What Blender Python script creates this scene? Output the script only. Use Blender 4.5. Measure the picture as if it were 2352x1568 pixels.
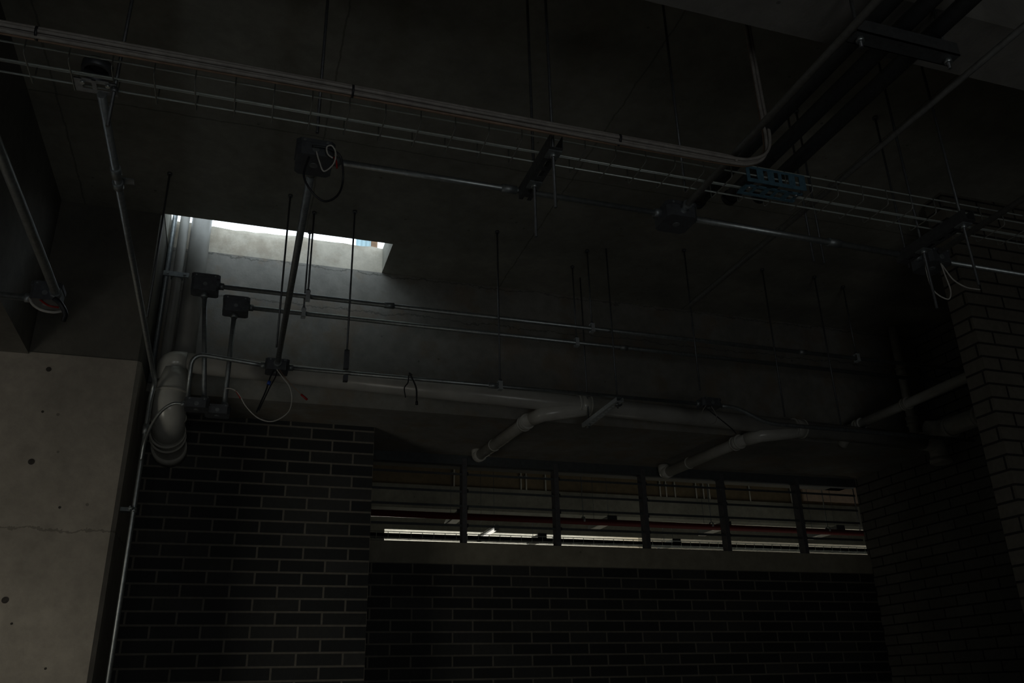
import bpy, math, random
from math import sin, cos, pi
random.seed(7)
D = bpy.data
C = bpy.context.scene.collection
for o in list(D.objects):
    D.objects.remove(o)

# ------------------------------------------------------------------ camera
# world: origin at eye height, X along the back wall, Y into the depth, Z up; floor at -1.6
YAW, PIT, ROLL, FOC = 0.3201, 0.3958, -0.0241, 1946.8
FL = -1.6
def basis():
    cy, sy, cp, sp, cr, sr = cos(YAW), sin(YAW), cos(PIT), sin(PIT), cos(ROLL), sin(ROLL)
    f = (sy*cp, cy*cp, sp)
    r = (cy, -sy, 0.0)
    u = (r[1]*f[2]-r[2]*f[1], r[2]*f[0]-r[0]*f[2], r[0]*f[1]-r[1]*f[0])
    r2 = tuple(r[i]*cr+u[i]*sr for i in range(3))
    u2 = tuple(-r[i]*sr+u[i]*cr for i in range(3))
    return r2, u2, f
from mathutils import Matrix, Vector
r_, u_, f_ = basis()
cam = D.cameras.new('camera'); cam.sensor_width = 36; cam.lens = FOC/2352*36
cam.clip_start = .05; cam.clip_end = 200
co = D.objects.new('camera', cam); C.objects.link(co)
co.matrix_world = Matrix(((r_[0], u_[0], -f_[0], 0), (r_[1], u_[1], -f_[1], 0), (r_[2], u_[2], -f_[2], 0), (0, 0, 0, 1)))
bpy.context.scene.camera = co
vs = bpy.context.scene.view_settings
bpy.context.scene.display_settings.display_device = 'sRGB'
vs.view_transform = 'Standard'; vs.look = 'None'; vs.exposure = 0; vs.gamma = 1; vs.use_curve_mapping = False

# ------------------------------------------------------------------ daylight and fill lamps
w = D.worlds.new('overcast_sky'); bpy.context.scene.world = w; w.use_nodes = True
bg = w.node_tree.nodes['Background']; bg.inputs[0].default_value = (.80, .91, 1, 1); bg.inputs[1].default_value = 2.5

def area(name, loc, target, sx, sy, power, col):
    l = D.lights.new(name, 'AREA'); l.shape = 'RECTANGLE'; l.size = sx; l.size_y = sy
    l.energy = power; l.color = col
    o = D.objects.new(name, l); C.objects.link(o); o.location = loc
    o.rotation_euler = (Vector(target)-Vector(loc)).to_track_quat('-Z', 'Y').to_euler()
    return o
# sky through the slot; lamp in place of door daylight; fill added behind camera
area('daylight_left_door', (-2.85, 1.9, -.95), (-1.9, 4.25, -.75), 1.3, 1.2, 6.8, (1, .93, .78)).data.spread = math.radians(95)
area('rear_fill', (.2, -2.85, -.8), (.6, 2.2, 2.4), 1.8, 1.4, 11.5, (.98, 1, .98))
# fill lamp added low in the hall beyond the louvred window, aimed up
area('hall_fill', (5.5, 7.4, -1.3), (4.2, 9.4, 2.4), 6, 2, 14, (1, .97, .82))

# ------------------------------------------------------------------ materials
MATS = {}
def newmat(name):
    m = D.materials.new(name); m.use_nodes = True
    nt = m.node_tree; b = nt.nodes['Principled BSDF']
    return m, nt, b
def N(nt, t, **kw):
    n = nt.nodes.new(t)
    for k, v in kw.items(): setattr(n, k, v)
    return n
def ramp(nt, fac, stops):
    r = N(nt, 'ShaderNodeValToRGB'); e = r.color_ramp.elements
    e[0].position, e[0].color = stops[0][0], (*stops[0][1], 1)
    e[1].position, e[1].color = stops[-1][0], (*stops[-1][1], 1)
    for p, c in stops[1:-1]:
        x = e.new(p); x.color = (*c, 1)
    nt.links.new(fac, r.inputs[0]); return r.outputs[0]
def noise(nt, scale, detail=4, rough=.55, vec=None):
    n = N(nt, 'ShaderNodeTexNoise'); n.inputs['Scale'].default_value = scale
    n.inputs['Detail'].default_value = detail; n.inputs['Roughness'].default_value = rough
    if vec is not None: nt.links.new(vec, n.inputs['Vector'])
    return n.outputs['Fac']
def mixc(nt, fac, a, b, mode='MIX'):
    m = N(nt, 'ShaderNodeMix', data_type='RGBA', blend_type=mode)
    for s, v in ((0, fac), (6, a), (7, b)):
        if isinstance(v, (int, float)): m.inputs[s].default_value = v
        elif isinstance(v, tuple): m.inputs[s].default_value = (*v, 1)
        else: nt.links.new(v, m.inputs[s])
    return m.outputs[2]
def mth(nt, op, a, b=None, c=None):
    m = N(nt, 'ShaderNodeMath', operation=op)
    for i, v in enumerate((a, b, c)):
        if v is None: continue
        if isinstance(v, (int, float)): m.inputs[i].default_value = v
        else: nt.links.new(v, m.inputs[i])
    return m.outputs[0]
def bump(nt, b, h, strength=.3, dist=.01):
    n = N(nt, 'ShaderNodeBump'); n.inputs['Strength'].default_value = strength; n.inputs['Distance'].default_value = dist
    nt.links.new(h, n.inputs['Height']); nt.links.new(n.outputs[0], b.inputs['Normal'])
def plain(name, col, rough=.5, metal=0., var=.15, scale=30, bmp=0.):
    m, nt, b = newmat(name)
    g = N(nt, 'ShaderNodeNewGeometry').outputs['Position']
    f = noise(nt, scale, vec=g)
    lo = tuple(c*(1-var) for c in col); hi = tuple(min(1, c*(1+var)) for c in col)
    nt.links.new(ramp(nt, f, [(.3, lo), (.7, hi)]), b.inputs['Base Color'])
    b.inputs['Roughness'].default_value = rough; b.inputs['Metallic'].default_value = metal
    if bmp: bump(nt, b, f, bmp, .004)
    MATS[name] = m; return m
def concrete(name, col, seams_x=(), seams_z=(), seams_y=(), stains=.35, warm=(.20, .13, .07), stain_amt=0.):
    """cast concrete: cloudy tone, pin holes, formwork joints at given world coordinates"""
    m, nt, b = newmat(name)
    pos = N(nt, 'ShaderNodeNewGeometry').outputs['Position']
    sep = N(nt, 'ShaderNodeSeparateXYZ'); nt.links.new(pos, sep.inputs[0])
    f1 = noise(nt, 1.7, 5, .6, pos); f2 = noise(nt, 14, 6, .65, pos); f3 = noise(nt, 90, 2, .5, pos)
    c = ramp(nt, f1, [(.3, tuple(v*(1-stains) for v in col)), (.7, tuple(v*(1+stains*.6) for v in col))])
    c = mixc(nt, .55, c, ramp(nt, f2, [(.3, (.55, .55, .55)), (.65, (1, 1, 1))]), 'MULTIPLY')
    # pin holes
    v = N(nt, 'ShaderNodeTexVoronoi'); v.inputs['Scale'].default_value = 7; nt.links.new(pos, v.inputs['Vector'])
    hole = mth(nt, 'LESS_THAN', v.outputs['Distance'], .05)
    c = mixc(nt, mth(nt, 'MULTIPLY', hole, .6), c, tuple(v*.25 for v in col))
    if stain_amt:
        f4 = noise(nt, 5, 5, .6, pos)
        c = mixc(nt, mth(nt, 'MULTIPLY', ramp(nt, f4, [(.5, (0, 0, 0)), (.62, (1, 1, 1))]), stain_amt), c, warm)
    wob = mth(nt, 'MULTIPLY', mth(nt, 'SUBTRACT', noise(nt, 9, 4, .6, pos), .5), .03)
    wob2 = mth(nt, 'MULTIPLY', mth(nt, 'SUBTRACT', noise(nt, 6, 5, .75, pos), .5), .10)
    for ax, lst, wb, wd in (('X', seams_x, wob, .004), ('Y', seams_y, wob, .004), ('Z', seams_z, wob2, .004)):
        for s in lst:
            d = mth(nt, 'ABSOLUTE', mth(nt, 'SUBTRACT', mth(nt, 'ADD', sep.outputs[ax], wb), s))
            k = mth(nt, 'LESS_THAN', d, wd)
            c = mixc(nt, mth(nt, 'MULTIPLY', k, .6), c, tuple(v*.3 for v in col))
    nt.links.new(c, b.inputs['Base Color']); b.inputs['Roughness'].default_value = .85
    h = mth(nt, 'ADD', mth(nt, 'MULTIPLY', f2, .7), mth(nt, 'MULTIPLY', f3, .3))
    bump(nt, b, h, .35, .006)
    MATS[name] = m; return m
def bricks(name, plane, ox, oz, bw, rh, mortar, c1, c2, cm, msize=.006, bias=-.3, rough=.6, off=.5):
    m, nt, b = newmat(name)
    pos = N(nt, 'ShaderNodeNewGeometry').outputs['Position']
    sep = N(nt, 'ShaderNodeSeparateXYZ'); nt.links.new(pos, sep.inputs[0])
    comb = N(nt, 'ShaderNodeCombineXYZ')
    if plane == 'XZ': h = sep.outputs['X']
    elif plane == 'YZ': h = sep.outputs['Y']
    else:   # both faces of a corner: X - Y runs on round the corner
        h = mth(nt, 'SUBTRACT', sep.outputs['X'], sep.outputs['Y'])
    nt.links.new(mth(nt, 'SUBTRACT', h, ox), comb.inputs[0])
    nt.links.new(mth(nt, 'SUBTRACT', sep.outputs['Z'], oz), comb.inputs[1])
    br = N(nt, 'ShaderNodeTexBrick'); br.offset = off; br.offset_frequency = 2; br.squash = 1
    nt.links.new(comb.outputs[0], br.inputs['Vector'])
    br.inputs['Scale'].default_value = 1; br.inputs['Brick Width'].default_value = bw; br.inputs['Row Height'].default_value = rh
    br.inputs['Mortar Size'].default_value = msize; br.inputs['Mortar Smooth'].default_value = .15; br.inputs['Bias'].default_value = bias
    br.inputs['Color1'].default_value = (*c1, 1); br.inputs['Color2'].default_value = (*c2, 1); br.inputs['Mortar'].default_value = (*cm, 1)
    f = noise(nt, 40, 5, .6, pos); f2 = noise(nt, 3, 4, .6, pos)
    c = mixc(nt, .6, br.outputs['Color'], ramp(nt, f, [(.3, (.6, .6, .6)), (.7, (1, 1, 1))]), 'MULTIPLY')
    c = mixc(nt, .6, c, ramp(nt, f2, [(.3, (.6, .6, .6)), (.7, (1, 1, 1))]), 'MULTIPLY')
    nt.links.new(c, b.inputs['Base Color']); b.inputs['Roughness'].default_value = rough
    inv = mth(nt, 'SUBTRACT', 1, br.outputs['Fac'])
    bump(nt, b, mth(nt, 'ADD', inv, mth(nt, 'MULTIPLY', f, .15)), .6, .006)
    MATS[name] = m; return m

concrete('slab', (.325, .32, .275), seams_x=(1.45, .218, 2.75, -.9), seams_y=(.9, 3.35), stains=.25)
concrete('beam', (.27, .265, .24), seams_z=(2.13, 2.385), stains=.25, stain_amt=.4, warm=(.21, .15, .09))
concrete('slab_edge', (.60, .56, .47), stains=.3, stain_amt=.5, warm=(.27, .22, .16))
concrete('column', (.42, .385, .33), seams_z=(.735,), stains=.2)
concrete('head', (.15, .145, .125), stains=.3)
concrete('sill', (.34, .32, .25), stains=.15)
concrete('nearbeam', (.21, .205, .19), stains=.2)
concrete('floor', (.22, .20, .17))
concrete('hallbeam', (.36, .36, .31), stains=.25)
concrete('brownwall', (.26, .205, .13), stains=.3)
concrete('plaster', (.88, .75, .56), stains=.08)
bricks('brick_left', 'XZ', .133, 1.499-.07*50, .25, .07, 0, (.024, .027, .028), (.10, .10, .093), (.23, .215, .18), bias=-.5, rough=.7)
bricks('brick_back', 'XZ', .055, .80-.07*50, .264, .07, 0, (.024, .027, .028), (.10, .10, .093), (.20, .19, .16), bias=-.55, rough=.7)
bricks('brick_right', 'YZ', .1, 1.329-.07*50, .25, .07, 0, (.20, .195, .17), (.25, .245, .22), (.035, .033, .03), bias=-.2, rough=.75)
bricks('brick_end', 'WRAP', .42, 1.68-.07*50, .25, .07, 0, (.20, .185, .15), (.25, .23, .19), (.035, .033, .03), bias=-.2, rough=.75)
plain('galv', (.42, .46, .47), .42, .85, .18, 60)
plain('galv_dull', (.30, .33, .34), .5, .7, .2, 60)
plain('wire_zinc_dim', (.34, .35, .33), .4, .6, .1, 60)
plain('wire_zinc', (.60, .66, .63), .35, .35, .1, 60)
plain('rod_steel', (.16, .17, .18), .5, .7, .2, 80)
plain('box_steel', (.13, .14, .155), .5, .5, .2, 40)
plain('strut_dark', (.10, .105, .11), .55, .5, .2, 60)
plain('zinc_dim', (.27, .28, .28), .5, .15, .2, 60)
plain('pvc', (.54, .54, .50), .22, 0, .08, 12)
plain('pvc_main', (.43, .43, .40), .26, 0, .12, 9)
plain('galv_lit', (.80, .86, .90), .35, .6, .1, 50)  # paler copy of galv; light catching clamps and strut put into the colour
plain('pvc_old', (.30, .30, .28), .45, 0, .12, 10)
plain('pvc_dirty', (.48, .47, .42), .4, 0, .15, 14)
plain('cable_grey', (.30, .28, .26), .5, 0, .2, 50)
plain('cable_brown', (.30, .20, .14), .5, 0, .2, 50)
plain('cable_black', (.018, .02, .025), .45, 0, .1, 50)
plain('cable_white', (.62, .60, .56), .45, 0, .1, 50)
plain('red_plastic', (.36, .02, .015), .4, 0, .1, 50)
plain('blue_tape', (.03, .09, .42), .4, 0, .1, 50)
plain('blue_zinc', (.16, .32, .43), .45, .5, .2, 60)
plain('louver', (.07, .08, .085), .6, .1, .2, 40)
plain('cable_matt', (.02, .02, .022), 1, 0, .1, 50)
D.materials['cable_matt'].node_tree.nodes['Principled BSDF'].inputs['Specular IOR Level'].default_value = 0
plain('louver_post', (.11, .11, .12), .5, .2, .2, 40)
plain('fire_red', (.10, .004, .004), .7, 0, .1, 30)
plain('lamp_body', (.18, .19, .19), .4, .2, .1, 30)
plain('lamp_white', (.85, .83, .76), .4, 0, .05, 30)
plain('rough_wood', (.24, .15, .09), .8, 0, .3, 25, .3)
plain('tarp_blue', (.52, .72, .80), .6, 0, .08, 20)
plain('ply_tan', (.72, .55, .44), .7, 0, .15, 10)
plain('hole_dark', (.05, .045, .04), .9, 0, .3, 60)
def emit(name, col, s):
    m, nt, b = newmat(name); b.inputs['Base Color'].default_value = (*col, 1)
    b.inputs['Emission Color'].default_value = (*col, 1); b.inputs['Emission Strength'].default_value = s
    MATS[name] = m
emit('lit_tube', (1, .96, .86), .9)

# ------------------------------------------------------------------ geometry helpers
class MB:
    def __init__(s): s.v = []; s.f = []; s.sm = []
    def box(s, a, b):
        x0, y0, z0 = a; x1, y1, z1 = b; i = len(s.v)
        s.v += [(x0, y0, z0), (x1, y0, z0), (x1, y1, z0), (x0, y1, z0), (x0, y0, z1), (x1, y0, z1), (x1, y1, z1), (x0, y1, z1)]
        for q in ((0, 3, 2, 1), (4, 5, 6, 7), (0, 1, 5, 4), (1, 2, 6, 5), (2, 3, 7, 6), (3, 0, 4, 7)):
            s.f.append(tuple(i+k for k in q)); s.sm.append(False)
        return s
    def cbox(s, c, d): return s.box(tuple(c[i]-d[i]/2 for i in range(3)), tuple(c[i]+d[i]/2 for i in range(3)))
    def tube(s, path, r, seg=12, cap=True, radii=None, inner=None):
        P = [Vector(p) for p in path]; n = len(P); i0 = len(s.v)
        t0 = (P[1]-P[0]).normalized()
        a = Vector((0, 0, 1)) if abs(t0.z) < .9 else Vector((1, 0, 0))
        u = t0.cross(a).normalized(); tp = t0
        for k in range(n):
            t = ((P[k+1]-P[k]) if k == 0 else (P[k]-P[k-1]) if k == n-1 else ((P[k+1]-P[k]).normalized()+(P[k]-P[k-1]).normalized())).normalized()
            u = (u - t*u.dot(t)).normalized(); v = t.cross(u)
            sc = 1.0
            if 0 < k < n-1:
                d = (P[k+1]-P[k]).normalized().dot(t); sc = 1/max(.5, d)
            rr = radii[k] if radii else r
            for j in range(seg):
                an = 2*pi*j/seg
                s.v.append(tuple(P[k]+(u*cos(an)+v*sin(an))*rr*(sc if False else 1)))
        for k in range(n-1):
            for j in range(seg):
                a_ = i0+k*seg+j; b_ = i0+k*seg+(j+1) % seg
                s.f.append((a_, b_, b_+seg, a_+seg)); s.sm.append(True)
        if cap:
            s.f.append(tuple(i0+j for j in reversed(range(seg)))); s.sm.append(False)
            s.f.append(tuple(i0+(n-1)*seg+j for j in range(seg))); s.sm.append(False)
        return s
    def ring(s, c, axis, r0, r1, h, seg=24):
        """hollow collar around axis"""
        c = Vector(c); ax = Vector(axis).normalized()
        a = Vector((0, 0, 1)) if abs(ax.z) < .9 else Vector((1, 0, 0))
        u = ax.cross(a).normalized(); v = ax.cross(u); i = len(s.v)
        for (rr, hh) in ((r1, -h/2), (r1, h/2), (r0, h/2), (r0, -h/2)):
            for j in range(seg):
                an = 2*pi*j/seg; s.v.append(tuple(c+ax*hh+(u*cos(an)+v*sin(an))*rr))
        for q in range(4):
            for j in range(seg):
                a_ = i+q*seg+j; b_ = i+q*seg+(j+1) % seg; o = ((q+1) % 4-q)*seg
                s.f.append((a_, a_+o, b_+o, b_)); s.sm.append(q in (0, 2))
        return s
    def prism(s, prof, axis, a, b):
        """profile (list of 2D points) extruded along axis 'X' or 'Y' from a to b"""
        i = len(s.v); n = len(prof)
        for t in (a, b):
            for p in prof:
                s.v.append((t, p[0], p[1]) if axis == 'X' else (p[0], t, p[1]) if axis == 'Y' else (p[0], p[1], t))
        for j in range(n):
            k = (j+1) % n; s.f.append((i+j, i+k, i+n+k, i+n+j)); s.sm.append(False)
        s.f.append(tuple(i+j for j in reversed(range(n)))); s.sm.append(False)
        s.f.append(tuple(i+n+j for j in range(n))); s.sm.append(False)
        return s
    def build(s, name, mat, parent=None, label=None):
        off = Vector((0, 0, 0)); p = parent
        while p is not None: off += Vector(p.location); p = p.parent
        me = D.meshes.new(name); me.from_pydata([tuple(Vector(v)-off) for v in s.v], [], s.f)
        me.polygons.foreach_set('use_smooth', s.sm); me.materials.append(MATS[mat] if isinstance(mat, str) else mat)
        import bmesh
        bm = bmesh.new(); bm.from_mesh(me); bmesh.ops.recalc_face_normals(bm, faces=bm.faces); bm.to_mesh(me); bm.free()
        o = D.objects.new(name, me); C.objects.link(o)
        if parent: o.parent = parent
        if label: o['label'] = label
        return o
def tag(o, label, cat, group=None):
    o['label'] = label; o['category'] = cat
    if group: o['group'] = group
    return o
def thing(name, loc, label, cat, group=None):
    o = D.objects.new(name, None); C.objects.link(o); o.location = loc; o.empty_display_size = .05
    return tag(o, label, cat, group)
def struct(name, mb, mat, parent=None, label=None):
    o = mb.build(name, mat, parent, label)
    if not parent: o['kind'] = 'structure'
    return o
def fillet(pts, r, n=6):
    P = [Vector(p) for p in pts]; out = [P[0]]
    for k in range(1, len(P)-1):
        a = (P[k-1]-P[k]); b = (P[k+1]-P[k]); rr = min(r, a.length*.48, b.length*.48)
        p0 = P[k]+a.normalized()*rr; p1 = P[k]+b.normalized()*rr
        for i in range(n+1):
            t = i/n; out.append(p0*(1-t)**2+P[k]*2*t*(1-t)+p1*t*t)
    out.append(P[-1]); return out
def spline(pts, n=8):
    P = [Vector(p) for p in pts]; P = [P[0]*2-P[1]]+P+[P[-1]*2-P[-2]]; out = []
    for k in range(1, len(P)-2):
        for i in range(n):
            t = i/n; a, b, c, d = P[k-1:k+3]
            out.append(.5*((2*b)+(c-a)*t+(2*a-5*b+4*c-d)*t*t+(3*b-a-3*c+d)*t**3))
    out.append(P[-2]); return out

# ------------------------------------------------------------------ room shell
XR, XL, Y1, Y2, YB, YC, ZC, ZT = 4.67, -3.0, 4.98, 5.48, 4.62, 4.25, 2.40, 2.57
XC = -.515                                   # right face of the concrete column
HX = .705                                    # right end of the slab opening
ZB = 1.53                                    # underside of the back beam
struct('floor', MB().box((XL-.2, -3.2, FL-.15), (XR+.2, Y2, FL)), 'floor')
slab = MB()
slab.box((XL-.2, -3.2, ZC), (XR+.2, YC, ZT))
slab.box((HX, YC, ZC), (XR+.2, YB, ZT))
slab.box((XL-.2, YC, ZC), (XC, YB, ZT))
ceil = struct('ceiling', slab, 'slab')
# left wall with a door opening (Y 1.1..2.7), behind the camera a wall with a wide opening
m = MB(); m.box((XL-.15, -3, FL), (XL, 1.1, ZC)); m.box((XL-.15, 2.7, FL), (XL, YC, ZC)); m.box((XL-.15, 1.1, .55), (XL, 2.7, ZC))
m.box((XL-.6, 1.0, FL), (XL-.45, 2.8, .7))
m.box((XL-.45, 1.0, .55), (XL-.15, 2.8, .7)); m.box((XL-.45, 1.0, FL), (XL-.15, 1.1, .55)); m.box((XL-.45, 2.7, FL), (XL-.15, 2.8, .55))
struct('wall_left', m, 'column')
m = MB(); m.box((XL, -3.15, FL), (-.7, -3, ZC)); m.box((1.9, -3.15, FL), (XR, -3, ZC)); m.box((-.7, -3.15, .6), (1.9, -3, ZC))
m.box((-.8, -3.5, FL), (2.0, -3.35, .7)); m.box((-.8, -3.35, .6), (2.0, -3.15, .7)); m.box((-.8, -3.35, FL), (-.7, -3.15, .6)); m.box((1.9, -3.35, FL), (2.0, -3.15, .6))
struct('wall_front', m, 'column')
struct('wall_right', MB().box((XR, -3, FL), (XR+.15, Y2+.02, ZC)), 'brick_right')
# back wall: the deeper brick pier at left, the low brick wall under the window at right
struct('wall_back', MB().box((XC, Y1, FL), (.755, Y2+.15, ZB)), 'brick_left', label='dark brick wall standing forward beside the concrete column')
struct('wall_back.001', MB().box((.755, Y2, FL), (XR, Y2+.15, .80)), 'brick_back', label='dark brick wall under the louvred window')
struct('trim_1', MB().box((.755, Y2-.004, .80), (XR, Y2+.15, .935)), 'sill', label='smooth concrete sill band under the window')
# thin brick wall at right, seen end on
struct('wall_partition', MB().box((3.37, 2.93, FL), (XR, 3.05, ZC)), 'brick_end', label='thin brick wall seen end on at the right')
# back beam, and on it the edge of the slab with its rough upper rim
struct('concrete_beam', MB().box((XC, YB, ZB), (XR, Y2+.25, ZC)), 'beam', label='deep concrete beam over the window and brick wall')
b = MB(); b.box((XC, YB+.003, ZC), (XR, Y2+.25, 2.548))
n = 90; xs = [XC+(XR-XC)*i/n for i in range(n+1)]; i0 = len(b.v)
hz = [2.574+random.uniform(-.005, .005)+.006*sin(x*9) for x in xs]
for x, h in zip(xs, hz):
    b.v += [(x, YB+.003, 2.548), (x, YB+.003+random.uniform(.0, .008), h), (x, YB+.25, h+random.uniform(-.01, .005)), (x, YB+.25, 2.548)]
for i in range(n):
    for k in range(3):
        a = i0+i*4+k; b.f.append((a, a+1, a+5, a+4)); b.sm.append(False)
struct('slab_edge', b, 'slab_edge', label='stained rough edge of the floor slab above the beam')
# concrete column / wall at left: lower pour and the darker head above it
c = .018
prof = [(XL, YC), (XC-c, YC), (XC, YC+c), (XC, Y2+.2), (XL, Y2+.2)]
cm = MB(); cm.prism(prof, 'Z', FL, 1.56)
colm = struct('concrete_column', cm, 'column', label='broad raw concrete column lit from the left')
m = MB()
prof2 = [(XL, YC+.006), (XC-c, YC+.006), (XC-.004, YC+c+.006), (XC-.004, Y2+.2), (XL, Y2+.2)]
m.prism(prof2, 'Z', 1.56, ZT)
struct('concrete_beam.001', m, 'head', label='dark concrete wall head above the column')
for (x, z, r) in ((-.913, 1.48, .012), (-.903, 1.27, .006), (-.908, 1.031, .014), (-.902, .426, .014), (-.758, .829, .006), (-.86, .33, .005), (-.70, .15, .005)):
    q = MB(); q.tube([(x, YC-.0015, z), (x, YC+.02, z)], r, 14)
    q.build('form_tie_hole', 'hole_dark', colm)
# beam running into the depth at far left, and the near cross beam
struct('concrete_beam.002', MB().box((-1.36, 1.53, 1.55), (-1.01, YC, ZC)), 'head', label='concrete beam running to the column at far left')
struct('concrete_beam.003', MB().box((XL, 1.33, 1.70), (XR, 1.53, ZC)), 'nearbeam', label='nearest concrete cross beam overhead at upper right')

# round sleeve left in the slab
sl = thing('pipe_sleeve', (-.712, 3.112, ZC), 'short dark round pipe sleeve in the ceiling above the left end of the wire tray', 'sleeve')
MB().ring((-.712, 3.112, ZC-.018), (0, 0, 1), .047, .058, .04).build('sleeve_ring', 'box_steel', sl)
MB().tube([(-.712, 3.112, ZC-.004), (-.712, 3.112, ZC+.003)], .047, 24).build('sleeve_cap', 'cable_black', sl)

# ------------------------------------------------------------------ outside, above the slab opening
struct('sky_blocker_slab', MB().box((-4, 3.45, 4.8), (6, 6.0, 4.95)), 'slab', label='unseen slab added over the slot to block overhead sky')  # unseen slab added to keep overhead sky off the lower beam
p = thing('timber_post', (.672, 4.78, ZT), 'short rough timber post standing outside at the right end of the slot', 'post')
MB().box((.655, 4.765, ZT-.03), (.692, 4.80, 3.05)).build('post_shaft', 'rough_wood', p)
MB().box((.62, 4.80, 2.98), (.74, 4.84, 3.03)).build('cross_piece', 'rough_wood', p)
q = MB()
for k in range(7):
    x0 = .565+k*.0142; q.prism([(x0, 4.84+.01*(k % 2)), (x0+.0142, 4.84+.01*((k+1) % 2)), (x0+.0142, 4.844+.01*((k+1) % 2)), (x0, 4.844+.01*(k % 2))], 'Z', ZT-.03, 3.0)
tag(q.build('plastic_sheet', 'tarp_blue'), 'pale blue ribbed sheet seen outside through the slot beside the timber post', 'sheet')

# ------------------------------------------------------------------ PVC pipes
def coupling(parent, p, ax, r, l=.07, mat='pvc'):
    a = Vector(p)-Vector(ax).normalized()*l/2; b_ = Vector(p)+Vector(ax).normalized()*l/2
    m = MB(); m.tube([a, b_], r+.006, 24); m.ring(a, ax, r, r+.010, .010); m.ring(b_, ax, r, r+.010, .010)
    return m.build('coupling', mat, parent)
YM = 4.41
zm = lambda x: 1.634-.024*(x+.45)
R = .053
mp = thing('drain_pipe', (-.40, YM, 1.65), 'long white plastic drain pipe along the beam with its branches and fat left elbow', 'pipe')
MB().tube([(-.36, YM, zm(-.36)), (4.36, YM, zm(4.36))], R, 28).build('pipe_run', 'pvc_main', mp)
for x in (1.9, 3.38):
    coupling(mp, (x, YM, zm(x)), (1, 0, -.024), R)
# left end: elbow and fat drop that turns back into the brick wall
m = MB(); m.tube(fillet([(-.32, YM, 1.631), (-.405, YM, 1.632), (-.400, YM+.01, 1.53)], .05), R+.004, 28)
m.build('elbow', 'pvc', mp)
m = MB(); path = fillet([(-.372, YM, 1.585), (-.372, YM, 1.315), (-.385, Y1+.02, 1.305)], .17, 10)
rad = [.066]+[.082]*(len(path)-1); path.insert(1, Vector((-.372, YM, 1.52))); rad = [.066, .070]+[.082]*(len(path)-2)
path.insert(2, Vector((-.372, YM, 1.50))); rad = [.066, .072, .080]+[.082]*(len(path)-3)
m.tube(path, .08, 32, radii=rad); m.build('drop_elbow', 'pvc', mp)
for (cc, ax, rr) in (((-.372, YM, 1.46), (0, 0, 1), .083), ((-.376, YM+.055, 1.345), (0, 1, -1), .084), ((-.38, YM+.19, 1.31), (0, 1, 0), .084), ((-.382, YM+.27, 1.308), (0, 1, 0), .086)):
    MB().ring(cc, ax, rr-.004, rr+.006, .014, 32).build('joint_ring', 'pvc_dirty', mp)
MB().tube([(-.385, Y1-.12, 1.305), (-.385, Y1+.0, 1.305)], .092, 32).build('wall_hub', 'pvc_dirty', mp)
for k, pts in enumerate((((1.95, YM, 1.575), (1.64, 4.42, 1.505), (1.585, 4.50, 1.490), (1.51, 5.30, 1.482)),
                         ((3.42, YM, 1.540), (3.10, 4.42, 1.480), (3.03, 4.52, 1.468), (2.93, 5.36, 1.460)))):
    MB().tube(fillet(pts, .07, 6), .037, 24).build('branch_pipe', 'pvc', mp)
    a, b_ = Vector(pts[0]), Vector(pts[1])
    MB().tube([a+(a-b_)*.25, a, a+(b_-a)*.5, b_, b_+(Vector(pts[2])-b_)*.8], .05, 24, radii=[.030, .050, .050, .044, .041]).build('wye_fitting', 'pvc', mp)
    d = Vector(pts[3])-Vector(pts[2])
    coupling(mp, Vector(pts[2])+d*.06, d, .037, .05)
    MB().ring(Vector(pts[2])+d*.68, d, .036, .0405, .010).build('joint_ring', 'pvc', mp)
    e = Vector(pts[3])
    MB().tube(fillet([e-d.normalized()*.03, e+Vector((-.003, .035, 0)), e+Vector((-.003, .04, .06))], .04), .041, 24).build('elbow', 'pvc', mp)
# right end: vertical stack, elbow, trap
rs = mp
MB().tube([(4.395, 4.50, ZC+.01), (4.395, 4.50, 1.60)], .030, 20).build('upright_pipe', 'pvc_dirty', rs)
coupling(rs, (4.395, 4.50, 2.05), (0, 0, 1), .03, .06, 'pvc_dirty'); coupling(rs, (4.395, 4.5, 1.69), (0, 0, 1), .03, .05, 'pvc_dirty')
tp = mp
MB().tube(fillet([(4.36, YM+.02, 1.53), (4.50, YM+.02, 1.52), (4.50, YM+.02, 1.38)], .08), .060, 26).build('elbow', 'pvc_dirty', tp)
MB().ring((4.50, YM+.02, 1.40), (0, 0, 1), .055, .070, .03, 28).build('rim', 'pvc_dirty', tp)
MB().tube(fillet([(4.40, YM-.02, 1.60), (4.50, 4.36, 1.60), (4.52, 3.06, 1.585)], .12), .060, 26).build('branch_pipe', 'pvc_dirty', tp)
for yy in (4.30, 4.05): MB().ring((4.51, yy, 1.597), (0, 1, 0), .058, .072, .03, 28).build('joint_ring', 'pvc', tp)
cp = mp
MB().tube([(3.872, 3.05, 1.612), (3.872, 4.60, 1.603)], .030, 20).build('branch_pipe', 'pvc', cp)
coupling(cp, (3.872, 4.42, 1.604), (0, 1, 0), .03, .05); coupling(cp, (3.872, 3.98, 1.607), (0, 1, 0), .03, .03, 'pvc_dirty')
MB().tube([(3.872, 4.44, 1.60), (3.872, 4.50, 1.59), (3.872, 4.61, 1.52)], .034, 20).build('end_stub', 'pvc', cp)
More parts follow.
